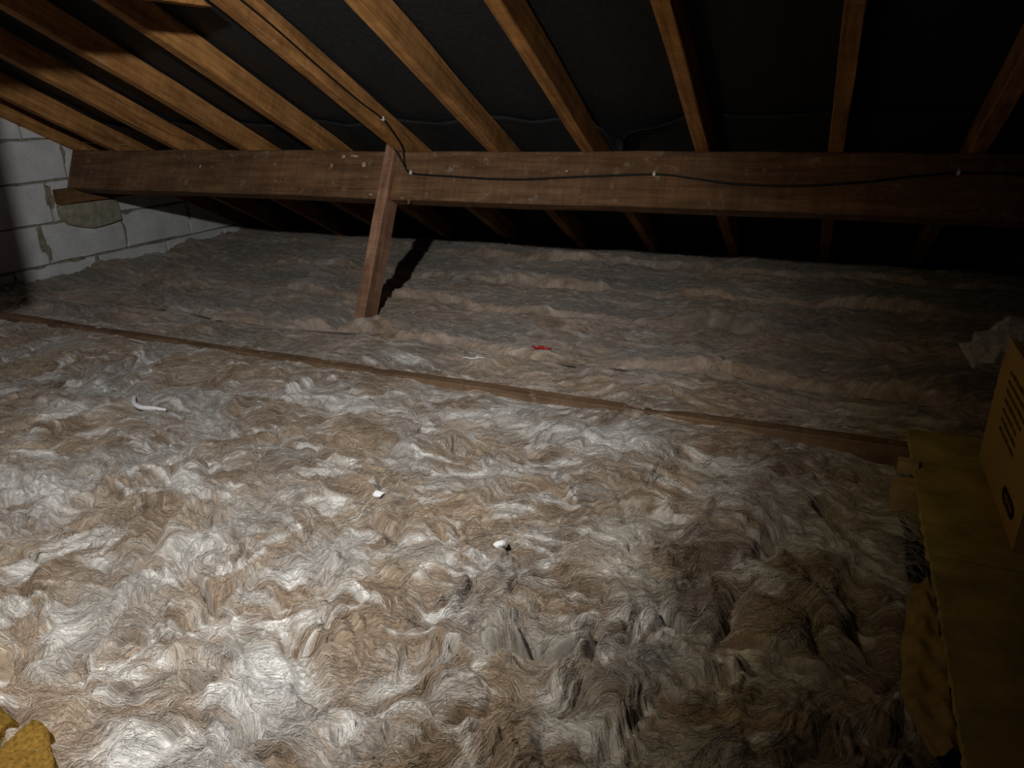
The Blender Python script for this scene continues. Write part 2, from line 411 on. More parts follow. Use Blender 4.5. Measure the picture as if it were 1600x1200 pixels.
# underlay: three strips of black felt lapped across the slope, sagging between the rafters
RX = [-4.080, -3.737, -3.235, -2.784, -2.323, -1.868, -1.400, -.970, -.513, -.045, .386, .84, 1.29, 1.74]
ceiling = bpy.data.objects.new('ceiling', None); COL.objects.link(ceiling); tag(ceiling, 'black roofing underlay stretched over the rafters', None, None, 'structure')
def felt(ya, yb, off, tear=False, seed=0):
    nx, ny = 430, 60
    xs = np.linspace(-4.35, 2.2, nx); t = np.linspace(0, 1, ny)
    Xg, T = np.meshgrid(xs, t)
    Yg = yb + (ya - yb) * T                 # T=0: upper edge (towards the ridge), 1: lower
    edge = .012 * perlin(Xg * 3, Xg * 0 + seed + .5, 80 + seed)
    Yg = Yg + edge
    rx = np.array(RX) + .025
    idx = np.clip(np.searchsorted(rx, Xg), 1, len(rx) - 1)
    a = rx[idx - 1]; b_ = rx[idx]; u = np.clip((Xg - a) / (b_ - a), 0, 1)
    sag = np.sin(np.pi * u) ** 2
    o = off - .014 * sag * (1 + .4 * perlin(Xg * 2, Yg * 2, 84 + seed)) - .004 * perlin(Xg * 9, Yg * 4, 85) - .002 * perlin(Xg * 25, Yg * 25, 86)
    if tear:
        # the top edge of this strip has slipped and hangs in folds between two rafters
        w = np.exp(-((Xg + .83) / .085) ** 2) + .42 * np.exp(-((Xg + .68) / .10) ** 2)
        d = np.exp(-T / .035)
        o = o - .075 * w * d - .014 * d * np.sin(Xg * 160 + 30 * T) * np.exp(-((Xg + .84) / .10) ** 2) - .006 * d * sag
        Yg = Yg + .22 * np.exp(-((Xg + .835 - .02 * (T * 10)) / .030) ** 2) * np.exp(-T / .05)
    Zg = -.193 + math.tan(S) * (2.88 - Yg)
    P = np.stack([Xg, Yg + o * SN, Zg + o * CS + OZ], -1).reshape(-1, 3)
    i = np.arange(ny - 1)[:, None] * nx + np.arange(nx - 1)[None]
    F = np.stack([i, i + 1, i + nx + 1, i + nx], -1).reshape(-1, 4)
    me = bpy.data.meshes.new('felt_sheet'); me.from_pydata(P.tolist(), [], F.tolist())
    me.polygons.foreach_set('use_smooth', [True] * len(me.polygons))
    ob = link('felt_sheet', me, M_FELT, ceiling)
    so = ob.modifiers.new('thick', 'SOLIDIFY'); so.thickness = .0015; so.offset = 0
    return ob
felt(3.10, 1.55, .118, False, 1)
felt(4.55, 2.80, .106, True, 2)
felt(1.72, -1.30, .106, False, 3)

# gable wall of lightweight blocks, each block its own piece on a mortar core
XW = -4.050
bm = bmesh.new(); bmesh.ops.create_cube(bm, size=1)
for v_ in bm.verts:
    y = .35 if v_.co.y < 0 else 4.45; x = XW - .012 if v_.co.x > 0 else XW - .12
    z = -1.02 if v_.co.z < 0 else roof_z(y, .085)
    v_.co = Vector((x, y, z + OZ))
wall = tag(obj('wall_left', bm, M_MORTAR), 'gable wall of pale grey concrete blocks with rough mortar joints', None, None, 'structure')
def clip_poly(poly, f):
    out = []
    for i in range(len(poly)):
        a = poly[i]; b_ = poly[(i + 1) % len(poly)]; fa = f(a); fb = f(b_)
        if fa <= 0: out.append(a)
        if (fa < 0 < fb) or (fb < 0 < fa):
            t = fa / (fa - fb); out.append((a[0] + (b_[0] - a[0]) * t, a[1] + (b_[1] - a[1]) * t))
    return out
def wall_block(y0, y1, z0, z1, proud, r):
    """outline with crumbly edges, extruded; clipped under the roof slope"""
    pts = []
    def edge(a, b_, n=7):
        for i in range(n):
            t = i / n; x = a[0] + (b_[0] - a[0]) * t; y = a[1] + (b_[1] - a[1]) * t
            k = .004 if i else .002
            pts.append((x + r.uniform(-k, k), y + r.uniform(-k, k)))
    edge((y0, z0), (y1, z0)); edge((y1, z0), (y1, z1), 4); edge((y1, z1), (y0, z1)); edge((y0, z1), (y0, z0), 4)
    pts = clip_poly(pts, lambda p: p[1] - roof_z(p[0], .080))
    if len(pts) < 3: return
    cy = sum(p[0] for p in pts) / len(pts); cz = sum(p[1] for p in pts) / len(pts)
    bm = bmesh.new(); A, B, C_ = [], [], []
    for p in pts:
        q = (cy + (p[0] - cy) * .985, cz + (p[1] - cz) * .97)
        A.append(bm.verts.new((XW - .013, p[0], p[1] + OZ))); B.append(bm.verts.new((XW + proud - .004, p[0], p[1] + OZ)))
        C_.append(bm.verts.new((XW + proud + r.uniform(-.001, .001), q[0], q[1] + OZ)))
    n = len(pts)
    for i in range(n):
        j = (i + 1) % n
        bm.faces.new((A[i], A[j], B[j], B[i])); bm.faces.new((B[i], B[j], C_[j], C_[i]))
    bm.faces.new(C_)
    bmesh.ops.recalc_face_normals(bm, faces=bm.faces)
    obj('block', bm, M_BLOCK, wall)
rr = random.Random(5)
CZ = [-1.024, -.799, -.576, -.350, -.128, .097, .322, .547, .772, .997, 1.22]
OFF = [2.377, 2.595, 2.690, 2.835, 2.62, 2.85, 2.62, 2.85, 2.62, 2.85]     # one vertical joint of each course
for k in range(len(CZ) - 1):
    pitch = .507 if k < 3 else .45
    if k == 2: joints = [2.69 - pitch * 4, 2.69 - pitch * 3, 2.69 - pitch * 2, 2.69 - pitch, 2.675, 3.078, 3.58, 4.09, 4.40]
    elif k == 3: joints = [.55, .99, 1.44, 1.89, 2.34, 2.82, 3.28, 3.73]
    else:
        joints = [OFF[k] + pitch * i for i in range(-5, 5)]
    for a, b_ in zip(joints, joints[1:]):
        if a < .30 or b_ > 4.5: continue
        z0, z1 = CZ[k] + .006, CZ[k + 1] - .006
        if k == 2 and abs(a - 2.675) < .01:   # broken out for the packing under the purlin end
            wall_block(a + .005, a + .05, z0, z1, rr.uniform(.001, .005), rr); continue
        wall_block(a + .006, b_ - .006, z0, z1, rr.uniform(.001, .006), rr)
# course between: pale block behind the packing timber, and smeared mortar
wall_block(2.70, 3.60, -.470, -.356, .000, rr)
def smear(y, z, a, b_, seed):
    r = random.Random(seed); bm = bmesh.new(); n = 14; rim = []
    c = bm.verts.new((XW + .010, y, z + OZ)); mid = []
    for i in range(n):
        t = 2 * math.pi * i / n; q = 1 + r.uniform(-.3, .3)
        rim.append(bm.verts.new((XW - .004, y + a * q * math.cos(t), z + b_ * q * math.sin(t) + OZ)))
        mid.append(bm.verts.new((XW + .009 + r.uniform(-.002, .002), y + a * q * .7 * math.cos(t), z + b_ * q * .7 * math.sin(t) + OZ)))
    for i in range(n):
        j = (i + 1) % n; bm.faces.new((rim[i], rim[j], mid[j], mid[i])); bm.faces.new((mid[i], mid[j], c))
    bmesh.ops.recalc_face_normals(bm, faces=bm.faces)
    obj('mortar_smear', bm, M_MORTAR, wall)
for i, (y, z, a, b_) in enumerate([(2.575, -.66, .022, .085), (2.60, -.73, .014, .05), (2.68, -.44, .03, .08), (3.09, -.61, .02, .035), (2.875, -.815, .018, .03), (3.10, -.70, .010, .07), (2.82, -.20, .015, .06), (3.14, -.585, .04, .012), (2.52, -.803, .05, .010), (2.75, -.803, .06, .012), (3.35, -.80, .09, .008), (3.62, -.65, .007, .07)]):
    smear(y, z, a, b_, i)
# rough stone packed under the purlin end
bm = bmesh.new(); r = random.Random(3)
out = [(2.70, -.49), (2.72, -.475), (2.84, -.470), (2.95, -.478), (3.07, -.488), (3.082, -.55), (3.085, -.618), (3.0, -.628), (2.88, -.640), (2.80, -.622), (2.74, -.600), (2.70, -.55)]
A = [bm.verts.new((XW - .01, y, z + OZ)) for y, z in out]
B = [bm.verts.new((XW + .045 + r.uniform(-.006, .006), 2.89 + (y - 2.89) * .96, -.555 + (z + .555) * .95 + OZ)) for y, z in out]
cc = bm.verts.new((XW + .052, 2.89, -.55 + OZ))
for i in range(len(out)):
    j = (i + 1) % len(out); bm.faces.new((A[i], A[j], B[j], B[i])); bm.faces.new((B[i], B[j], cc))
bmesh.ops.recalc_face_normals(bm, faces=bm.faces)
obj('packing_stone', bm, M_BRICK, wall)

# ------------------------------------------------------------------ rafters
RL = ['short end rafter running down hard against the block gable wall',
      'second rafter from the gable wall, close beside the end rafter',
      'third rafter from the gable wall, upper part lost in shadow',
      'fourth rafter from the gable wall, dark knotty patch on its side',
      'plain orange rafter immediately left of the one carrying the cable',
      'rafter with a black cable clipped along its side, above the strut',
      'rafter immediately right of the one carrying the cable',
      'rafter with the torn black underlay hanging at its right side',
      'narrow orange rafter on the right of the torn underlay',
      'dim brown rafter standing almost upright in the dark right side of the roof',
      'barely visible rafter leaning right near the dark right edge',
      'unlit rafter beyond the right edge of the lit roof',
      'unlit rafter second beyond the right edge', 'unlit rafter third beyond the right edge']
M_RD = m_wood('old_rafter', (.07, .05, .035), (.20, .12, .07))
for i, x in enumerate(RX[:13]):
    w = .052 if i else .045
    bm = timber_bm(5.55, w, .103, 40, .0018, .003, 0, -w, 0, 100 + i)
    o = obj('rafter', bm, M_RAFT)
    y0 = -.75
    o.matrix_world = frame((x, y0, roof_z(y0) + OZ), (0, CS, -SN), (0, SN, CS))
    tag(o, RL[i], 'rafter', 'rafters of the roof slope')
    if i == 5: RAFTER_A = o

# collar tie bolted to the cable rafter, running level towards the near side of the loft, and an unseen post added for its shadow
def prism(name, poly, x0, x1, m, parent=None):
    """side profile (y, z) extruded from x0 to x1"""
    bm = bmesh.new(); P = []
    for i in range(len(poly)):
        a = poly[i]; b_ = poly[(i + 1) % len(poly)]; n = max(1, int(math.hypot(a[0] - b_[0], a[1] - b_[1]) / .15))
        for k in range(n): P.append((a[0] + (b_[0] - a[0]) * k / n, a[1] + (b_[1] - a[1]) * k / n))
    A = [bm.verts.new((x0, y, z + OZ)) for y, z in P]; B = [bm.verts.new((x1, y, z + OZ)) for y, z in P]
    for i in range(len(P)):
        j = (i + 1) % len(P); bm.faces.new((A[i], A[j], B[j], B[i]))
    bm.faces.new(A); bm.faces.new(B); bmesh.ops.recalc_face_normals(bm, faces=bm.faces)
    bmesh.ops.bevel(bm, geom=[e for e in bm.edges if e.calc_face_angle(0) > 1.0], offset=.002, segments=1, affect='EDGES')
    return obj(name, bm, m, parent)
o = prism('collar_tie', [(.15, .300), (1.915, .300), (1.60, .460), (1.53, .50), (.15, .50)], -1.915, -1.870, M_RAFT)
tag(o, 'level collar timber meeting the cable rafter at the top edge', 'tie')
shade_post = prism('added_shade_post', [(.970, -.12), (1.064, -.12), (1.100, .46), (1.005, .46)], -1.962, -1.917, M_RAFT)  # out of view, added to throw the dark band on the gable wall
tag(shade_post, 'timber post added just left of the view to shade the wall', 'post')

# ------------------------------------------------------------------ purlin (set square to the slope)
bm = timber_bm(6.0, .075, .226, 60, .0018, .005, 0, -.075, -.226, 200)
# ragged sawn end, a few chips on the lower arris
for v_ in bm.verts:
    if v_.co.x < .001: v_.co.x += .02 * (v_.co.z + .226) / .226 * -1 + .012
purlin = obj('purlin', bm, M_PURL)
# local x along +X, local z outward normal
MP = frame((-4.03, 2.88, -.193 + OZ), (1, 0, 0), (0, SN, CS))
# front face is at local y = 0 after shifting: Y = Z x X
purlin.matrix_world = MP
tag(purlin, 'deep brown timber purlin crossing the whole view under the rafters', 'purlin')
yv = MP.to_3x3() @ Vector((0, 1, 0))
if yv.y > 0:            # section must extend away from the camera
    for v_ in purlin.data.vertices: v_.co.y += .075
def pchip(name, x, zz, sx, sz, m):
    bm = bmesh.new(); bmesh.ops.create_icosphere(bm, subdivisions=2, radius=1)
    r = random.Random(int(x * 100))
    for v_ in bm.verts: v_.co = Vector((v_.co.x * sx, v_.co.y * .004, v_.co.z * sz)) * (1 + r.uniform(-.25, .25)) + Vector((x + 4.03, 0, zz))
    return obj(name, bm, m, purlin)
M_SCUFF = m_simple('scuffed_timber', (.42, .34, .25), .9, 60, .3, .5)
for x, zz, sx, sz in [(-2.14, -.03, .012, .010), (-2.08, -.028, .022, .006), (-2.02, -.068, .012, .012), (-2.20, -.075, .008, .010), (-1.95, -.21, .012, .004), (-1.02, -.085, .007, .006), (-3.03, -.09, .004, .01)]:
    pchip('scuff', x, zz, sx, sz, M_SCUFF)
pchip('splinter', -1.742, -.234, .008, .014, M_PACK)['label'] = 'orange splinter of wood hanging under the beam'

# packing timber under its left end
bm = timber_bm(.95, .06, .082, 10, .001, .003, 0, 0, 0, 210)
o = obj('packing_plank', bm, M_PACK)
o.matrix_world = frame((-4.06, 2.655, -.478 + OZ), (.62, .62, .06), (0, 0, 1))
o.matrix_world = frame((-3.985, 2.70, -.478 + OZ), (.10, 1.0, .010), (0, 0, 1))
tag(o, 'short brown plank wedged under the left end of the purlin', 'plank')

# ------------------------------------------------------------------ strut, bird-mouthed over the purlin face
D = Vector((0, -SN, -CS)); U = -D
bm = bmesh.new()
L1, L2 = .235, .86
w = .053
# local: x = along strut down, y = towards camera-ish (away from purlin face, outward front), z = world X
prof = [(-.018, 0), (-.018, .030), (L2, .034), (L2, -.066), (.228, -.068), (.226, 0)]
nseg = []
def sect(pts, z): return [bm.verts.new((a, b_, z)) for a, b_ in pts]
lo = []; 
pp = []
for i in range(len(prof)):
    a = prof[i]; b_ = prof[(i + 1) % len(prof)]; n = 10 if abs(a[0] - b_[0]) > .3 else 2
    for k in range(n): pp.append((a[0] + (b_[0] - a[0]) * k / n, a[1] + (b_[1] - a[1]) * k / n))
r = random.Random(8)
pp = [(a, b_ + r.uniform(-.0012, .0012)) for a, b_ in pp]
A = sect(pp, 0); B = sect(pp, w)
for i in range(len(pp)):
    j = (i + 1) % len(pp); bm.faces.new((A[i], A[j], B[j], B[i]))
bm.faces.new(A); bm.faces.new(B)
bmesh.ops.recalc_face_normals(bm, faces=bm.faces)
bmesh.ops.bevel(bm, geom=[e for e in bm.edges if e.is_boundary is False and len(e.link_faces) == 2 and e.calc_face_angle(0) > 1.0], offset=.0025, segments=1, affect='EDGES')
strut = obj('strut', bm, M_STRUT)
XS = -1.897
Yl = Vector((0, -CS, SN))                 # out of the purlin's face, towards the camera
M4 = Matrix((D, Yl, Vector((-1, 0, 0)) * -1)).transposed().to_4x4()
if M4.determinant() < 0:
    M4 = Matrix((D, Yl, D.cross(Yl))).transposed().to_4x4()
M4.translation = Vector((XS, 2.88, -.193 + OZ))
strut.matrix_world = M4
if (M4.to_3x3() @ Vector((0, 0, 1))).x < 0:
    M4.translation = Vector((XS + w, 2.88, -.193 + OZ)); strut.matrix_world = M4
tag(strut, 'leaning square timber strut propping the purlin from the insulation', 'strut')
# dangling sliver of bark on its right edge
bmS = tube_bm([(.50, -.045, w + .002), (.56, -.040, w + .008), (.60, -.046, w + .012), (.66, -.038, w + .007), (.71, -.043, w + .013)], .0022, 6, 3)
sl = obj('splinter', bmS, M_STRAW, strut, True); sl['label'] = 'pale sliver hanging from the right edge'

# ------------------------------------------------------------------ binder across the joists
bm = timber_bm(5.5, .048, .140, 60, .002, .004, .014, 0, 0, 220)
for v_ in bm.verts: v_.co.z -= .004
binder = obj('binder', bm, M_BIND)
binder.matrix_world = frame((-4.04, 1.945, OZ - .862 - .140), (1, 0, 0), (0, 0, 1))
tag(binder, 'long thin timber binder lying between the near and far insulation', 'binder')

# ------------------------------------------------------------------ insulation rolls
LBL = ['nearest roll of shaggy brown and white wool insulation, beside the yellow wool',
       'shaggy insulation roll with the larger white crumb on it',
       'tufted insulation roll along the near side of the thin binder',
       'narrow insulation roll just behind the binder, around the strut foot',
       'insulation roll directly behind the strut foot, second beyond the binder',
       'third insulation roll beyond the binder, with a light front lip',
       'fourth insulation roll beyond the binder, crossed by the strut shadow',
       'farthest insulation roll tucked against the feet of the rafters']
def blanket(k, rows, cols, nfib, flen, frad):
    ya, yb = SEAMS[k], SEAMS[k + 1]
    yn = np.linspace(0, 1, rows)
    t = yn[:, None] + np.zeros((1, cols))
    u = np.linspace(0, 1, cols)[None, :] + np.zeros((rows, 1))
    xr = .275 if k < 3 else 1.45
    def place(u, t):
        y0 = ya(np.full_like(u, -.8)); y1 = yb(np.full_like(u, -.8)); ynom = y0 + (y1 - y0) * t
        xl = np.maximum(-(1.55 * ynom + .50), -4.045)
        q = np.where(xl > -4.0, .10, 0.0)
        x = np.where(u < q, -4.045 + (xl + 4.045) * u / np.maximum(q, 1e-6), xl + (xr - xl) * (u - q) / (1 - q))
        a = ya(x); b_ = yb(x)
        if k >= 3 and k > 3: a = a - .012
        return x, a + (b_ - a) * t
    x, y = place(u, t)
    h = samp(H, x, y)
    ex = samp(CHX, x, y); ey = samp(CHY, x, y)
    lim = np.clip(np.minimum(t, 1 - t) * 12, 0, 1)
    if k > 3:      # front lip tucked down in front
        h = h - .05 * np.clip(1 - t * rows / 4.0, 0, 1)
    if k == 3:     # wool rises straight behind the binder
        pass
    if k < 3:      # ragged end beside the boards
        h = h - .07 * np.clip((x - .235) / .04, 0, 1)
    P = np.stack([np.minimum(x + ex, xr + 0 * x), y + ey * lim, h + OZ], -1).astype(np.float32).reshape(-1, 3)
    i = (np.arange(rows - 1)[:, None] * cols + np.arange(cols - 1)[None]).ravel()
    F = np.stack([i, i + 1, i + cols + 1, i + cols], -1).astype(np.int32)
    me = bpy.data.meshes.new('insulation_roll')
    me.vertices.add(len(P)); me.vertices.foreach_set('co', P.ravel())
    me.loops.add(F.size); me.loops.foreach_set('vertex_index', F.ravel())
    me.polygons.add(len(F)); me.polygons.foreach_set('loop_start', (np.arange(len(F)) * 4).astype(np.int32)); me.polygons.foreach_set('loop_total', np.full(len(F), 4, np.int32))
    me.polygons.foreach_set('use_smooth', np.ones(len(F), bool))
    me.update(calc_edges=True)
    ca = me.attributes.new('Col', 'FLOAT_COLOR', 'POINT')
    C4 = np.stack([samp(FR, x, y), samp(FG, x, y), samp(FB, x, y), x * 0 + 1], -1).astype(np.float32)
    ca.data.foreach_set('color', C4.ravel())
    o = link('insulation_roll', me, M_WOOL)
    tag(o, LBL[k], 'insulation', 'rolls of wool insulation on the loft floor')
    # loose surface fibres that follow the lie of the wool
    K = 8
    fu = rng.random(nfib); ft = rng.random(nfib) * .97 + .015
    fx, fy = place(fu, ft)
    clump = samp(bil, fx, fy)
    L = flen * (.5 + rng.random(nfib)) * (.6 + .4 * (fy / max(1.0, float(fy.mean()))))
    pts = np.empty((nfib, K, 3), np.float32)
    sg = np.where(rng.random(nfib) < .5, 1, -1); jit = rng.normal(0, .16, nfib); curl = rng.normal(0, .09, nfib)
    lift = np.abs(rng.normal(0, 1, nfib)) * .0022 + .0003
    cx, cy = fx.copy(), fy.copy()
    for s_ in range(K):
        hh = samp(H, cx, cy)
        pts[:, s_, 0] = cx + samp(CHX, cx, cy); pts[:, s_, 1] = cy + samp(CHY, cx, cy)
        pts[:, s_, 2] = hh + OZ + lift * math.sin(math.pi * (s_ + .4) / K) + .0004
        vx = samp(fxd, cx, cy); vy = samp(fyd, cx, cy); a = jit + curl * s_
        dx = vx * np.cos(a) - vy * np.sin(a); dy = vx * np.sin(a) + vy * np.cos(a)
        cx = np.minimum(cx + sg * dx * L / K, xr); cx = np.maximum(cx, -4.04); cy = cy + sg * dy * L / K
        cy = np.clip(cy, ya(cx) + .004, yb(cx) - .004)
    fz = rng.random(nfib) < .35
    az = rng.uniform(0, 2 * np.pi, nfib); lz = .35 * L * fz
    for s_ in range(K):
        f_ = s_ / (K - 1)
        zz = samp(H, fx, fy) + OZ
        qx = fx + np.cos(az + 1.6 * curl * s_) * lz * f_; qy = fy + np.sin(az + 1.6 * curl * s_) * lz * f_
        qy = np.clip(qy, ya(qx) + .004, yb(qx) - .004); qx = np.clip(qx, -4.04, xr)
        qz = samp(H, qx, qy) + OZ + .0004 + np.sin(f_ * 2.2) * lz * .16
        pts[fz, s_, 0] = qx[fz]; pts[fz, s_, 1] = qy[fz]; pts[fz, s_, 2] = qz[fz]
    cu = bpy.data.hair_curves.new('loose_fibres')
    cu.add_curves([K] * nfib)
    cu.attributes['position'].data.foreach_set('vector', pts.ravel())
    ra = cu.attributes.get('radius') or cu.attributes.new('radius', 'FLOAT', 'POINT')
    hm_ = samp(HM, pts[:, :, 0].reshape(-1), pts[:, :, 1].reshape(-1)).reshape(nfib, K)
    rad = np.where(hm_ > .034, .02, 1.0) * (.72 * frad * (.5 + rng.random(nfib)) * np.where(fz, .7, 1))[:, None] * np.array([.35, .8, 1, 1, 1, .9, .7, .2])[None]
    ra.data.foreach_set('value', rad.astype(np.float32).ravel())
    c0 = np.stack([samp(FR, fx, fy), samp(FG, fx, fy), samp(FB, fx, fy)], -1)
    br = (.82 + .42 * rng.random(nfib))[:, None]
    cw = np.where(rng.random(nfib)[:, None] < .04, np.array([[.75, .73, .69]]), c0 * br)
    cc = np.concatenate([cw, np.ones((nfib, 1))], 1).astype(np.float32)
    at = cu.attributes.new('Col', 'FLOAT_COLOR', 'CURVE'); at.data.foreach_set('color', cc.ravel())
    cu.materials.append(M_FIB)
    fo = bpy.data.objects.new('loose_fibres', cu); COL.objects.link(fo); fo.parent = o; fo['kind'] = 'stuff'
    return o
blanket(0, 330, 950, 60000, .050, .00032)
blanket(1, 270, 950, 48000, .055, .00036)
blanket(2, 200, 900, 34000, .060, .00042)
blanket(3, 90, 900, 11000, .070, .00050)
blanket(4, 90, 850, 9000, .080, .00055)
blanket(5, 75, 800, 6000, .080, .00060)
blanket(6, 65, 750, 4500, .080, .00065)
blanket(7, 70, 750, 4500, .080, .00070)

# ------------------------------------------------------------------ cable with clips
cable_pts = [(-1.810, -.30, 1.497), (-1.810, .80, .925), (-1.810, 1.805, .404), (-1.811, 1.979, .322), (-1.811, 2.126, .249), (-1.811, 2.343, .132), (-1.811, 2.565, .017), (-1.811, 2.724, -.055),
             (-1.806, 2.78, -.105), (-1.804, 2.845, -.170), (-1.800, 2.848, -.212), (-1.790, 2.838, -.250), (-1.752, 2.824, -.285), (-1.564, 2.818, -.295), (-1.256, 2.814, -.303), (-.975, 2.822, -.289), (-.656, 2.829, -.275), (-.514, 2.823, -.286), (-.346, 2.814, -.303), (-.124, 2.813, -.305), (.082, 2.822, -.289), (.361, 2.839, -.256), (.7, 2.835, -.262), (1.5, 2.83, -.27)]
cable = obj('cable', tube_bm([(x, y, z + OZ) for x, y, z in cable_pts], .0038, 8, 5), M_CABLE, None, True)
tag(cable, 'thin black cable clipped down a rafter and along the purlin', 'cable')
o = obj('cable_loop', tube_bm([(x, y, z + OZ) for x, y, z in [(-1.875, 2.93, -.145), (-1.862, 2.868, -.178), (-1.825, 2.832, -.195), (-1.805, 2.836, -.235), (-1.775, 2.826, -.272), (-1.752, 2.822, -.287)]], .0034, 8, 4), M_CABLE, cable, True)
for (x, y, z, side) in [(-1.811, 2.724, -.055, 1), (-1.752, 2.824, -.285, 0), (-.656, 2.829, -.275, 0), (.361, 2.839, -.256, 0)]:
    bm = bmesh.new()
    prof = [(math.cos(a) * .007, math.sin(a) * .0085) for a in [math.pi * k / 8 for k in range(9)]] + [(-.007, -.004), (.007, -.004)]
    A = [bm.verts.new((-.005, p, q)) for p, q in prof]; B = [bm.verts.new((.005, p, q)) for p, q in prof]
    for k in range(len(prof)):
        j = (k + 1) % len(prof); bm.faces.new((A[k], A[j], B[j], B[k]))
    bm.faces.new(A[::-1]); bm.faces.new(B)
    bmesh.ops.create_cone(bm, segments=8, radius1=.0022, radius2=.003, depth=.004, cap_ends=True, matrix=Matrix.Translation((0, .009, .003)))
    bmesh.ops.recalc_face_normals(bm, faces=bm.faces)
    c_ = obj('clip', bm, M_CLIP, cable)
    c_.matrix_world = frame((x, y, z + OZ), (0, CS, -SN) if side else (1, 0, 0), (1, 0, 0) if side else (0, -CS, SN))

# ------------------------------------------------------------------ loft boards, offcuts, paper
def board(y0, y1, x0, x1, seed, label):
    r = random.Random(seed); bm = bmesh.new(); n = int((y1 - y0) / .012); T = .018
    Lt, Lb = [], []
    for i in range(n + 1):
        y = y0 + (y1 - y0) * i / n; j = r.uniform(-.0025, .0025)
        Lt.append((x0 + j, y)); Lb.append((x0 + j + r.uniform(-.001, .002), y))
    R_ = [(x1, y0 + (y1 - y0) * i / n) for i in range(n + 1)]
    top = [bm.verts.new((x, y, OZ - .850 + (r.uniform(-.001, 0)))) for x, y in Lt]; bot = [bm.verts.new((x, y, OZ - .850 - T)) for x, y in Lb]
    tr = [bm.verts.new((x, y, OZ - .850)) for x, y in R_]; br = [bm.verts.new((x, y, OZ - .850 - T)) for x, y in R_]
    for i in range(n):
        bm.faces.new((top[i], tr[i], tr[i + 1], top[i + 1])); bm.faces.new((bot[i], bot[i + 1], br[i + 1], br[i]))
        bm.faces.new((top[i], top[i + 1], bot[i + 1], bot[i])); bm.faces.new((tr[i], br[i], br[i + 1], tr[i + 1]))
    bm.faces.new((top[0], bot[0], br[0], tr[0])); bm.faces.new((top[n], tr[n], br[n], bot[n]))
    bmesh.ops.recalc_face_normals(bm, faces=bm.faces)
    o = obj('loft_board', bm, M_BOARD); tag(o, label, 'board', 'chipboard walkway boards'); return o
board(.15, 1.395, .262, .95, 1, 'nearer chipboard walkway board at the lower right')
board(1.400, 2.02, .258, .95, 2, 'farther chipboard walkway board, under the cardboard box')
# bearers that carry the boards
for i, (y, xa, lb) in enumerate([(1.70, .215, 'pale timber bearer end sticking out under the far board edge'), (1.22, .275, 'timber bearer hidden under the near board'), (.55, .275, 'timber bearer under the board, lowest in the view')]):
    bm = timber_bm(.95 - xa, .062, .145, 8, .0006, .002, 0, 0, 0, 300 + i)
    o = obj('bearer', bm, M_PALE); o.matrix_world = frame((xa, y, OZ - .868 - .146), (1, 0, 0), (0, 0, 1)); tag(o, lb, 'timber')
bm = timber_bm(.045, .030, .030, 3, .0004, .0015, 0, 0, 0, 311)
o = obj('wood_offcut', bm, M_PALE); o.matrix_world = frame((.222, 1.78, OZ - .869), (1, -.08, 0), (0, 0, 1)); tag(o, 'small pale wood offcut on the bearer end beside the board', 'offcut')
# crumpled brown paper between the wool and the near board
nx, ny = 26, 60
bm = bmesh.new(); gv = []
for j in range(ny):
    t = j / (ny - 1); y = .93 + .42 * t
    wl = .022 + .030 * math.sin(math.pi * min(1, t * 1.05)) ** .6 + .005 * math.sin(t * 7)
    row = []
    for i in range(nx):
        s_ = i / (nx - 1); x = .262 - wl * (1 - s_) * 1.15
        fold = .007 * math.sin(6 * t + 4 * s_) * math.sin(13 * t - 5 * s_) + .002 * math.sin(31 * t + 11 * s_)
        row.append(bm.verts.new((x + .002 * math.sin(19 * t), y, OZ - .872 - .03 * (1 - s_) ** 2 + fold)))
    gv.append(row)
for j in range(ny - 1):
    for i in range(nx - 1): bm.faces.new((gv[j][i], gv[j][i + 1], gv[j + 1][i + 1], gv[j + 1][i]))
o = obj('brown_paper', bm, M_PAPER); so = o.modifiers.new('thick', 'SOLIDIFY'); so.thickness = .0012
tag(o, 'crumpled brown paper strip squeezed between wool and near board edge', 'paper')

# ------------------------------------------------------------------ cardboard box
BX0, BX1, BY0, BY1, BZ, BH = .408, .80, 1.468, 1.900, -.850, .312
box = bpy.data.objects.new('cardboard_box', None); COL.objects.link(box); box.location = (BX0, BY0, BZ + OZ + .001)
tag(box, 'brown cardboard carton with printed lines standing on the boards', 'box')
def slab(name, x0, x1, y0, y1, z0, z1, m, parent, cuts=0):
    bm = bmesh.new(); bmesh.ops.create_cube(bm, size=1)
    for v_ in bm.verts: v_.co = Vector(((x0 + x1) / 2 + v_.co.x * (x1 - x0), (y0 + y1) / 2 + v_.co.y * (y1 - y0), (z0 + z1) / 2 + v_.co.z * (z1 - z0)))
    bmesh.ops.bevel(bm, geom=bm.edges, offset=min(.0012, (x1 - x0) / 3, (y1 - y0) / 3, (z1 - z0) / 3), segments=1, affect='EDGES')
    return obj(name, bm, m, parent)
W_, D_ = BX1 - BX0, BY1 - BY0; tk = .004
slab('side_panel', 0, tk, 0, D_, 0, BH, M_CARD, box); slab('side_panel', W_ - tk, W_, 0, D_, 0, BH, M_CARD, box)
slab('end_panel', tk, W_ - tk, 0, tk, 0, BH, M_CARD, box); slab('end_panel', tk, W_ - tk, D_ - tk, D_, 0, BH, M_CARD, box)
slab('bottom_panel', tk, W_ - tk, tk, D_ - tk, 0, tk, M_CARD, box)
for a, b_ in ((0, D_ / 2 - .001), (D_ / 2 + .001, D_)): slab('top_flap', 0, W_, a, b_, BH, BH + tk, M_CARD, box)
slab('tape', .03, W_ - .03, D_ / 2 - .024, D_ / 2 + .024, BH + tk, BH + tk + .0006, M_CARDEDGE, box)
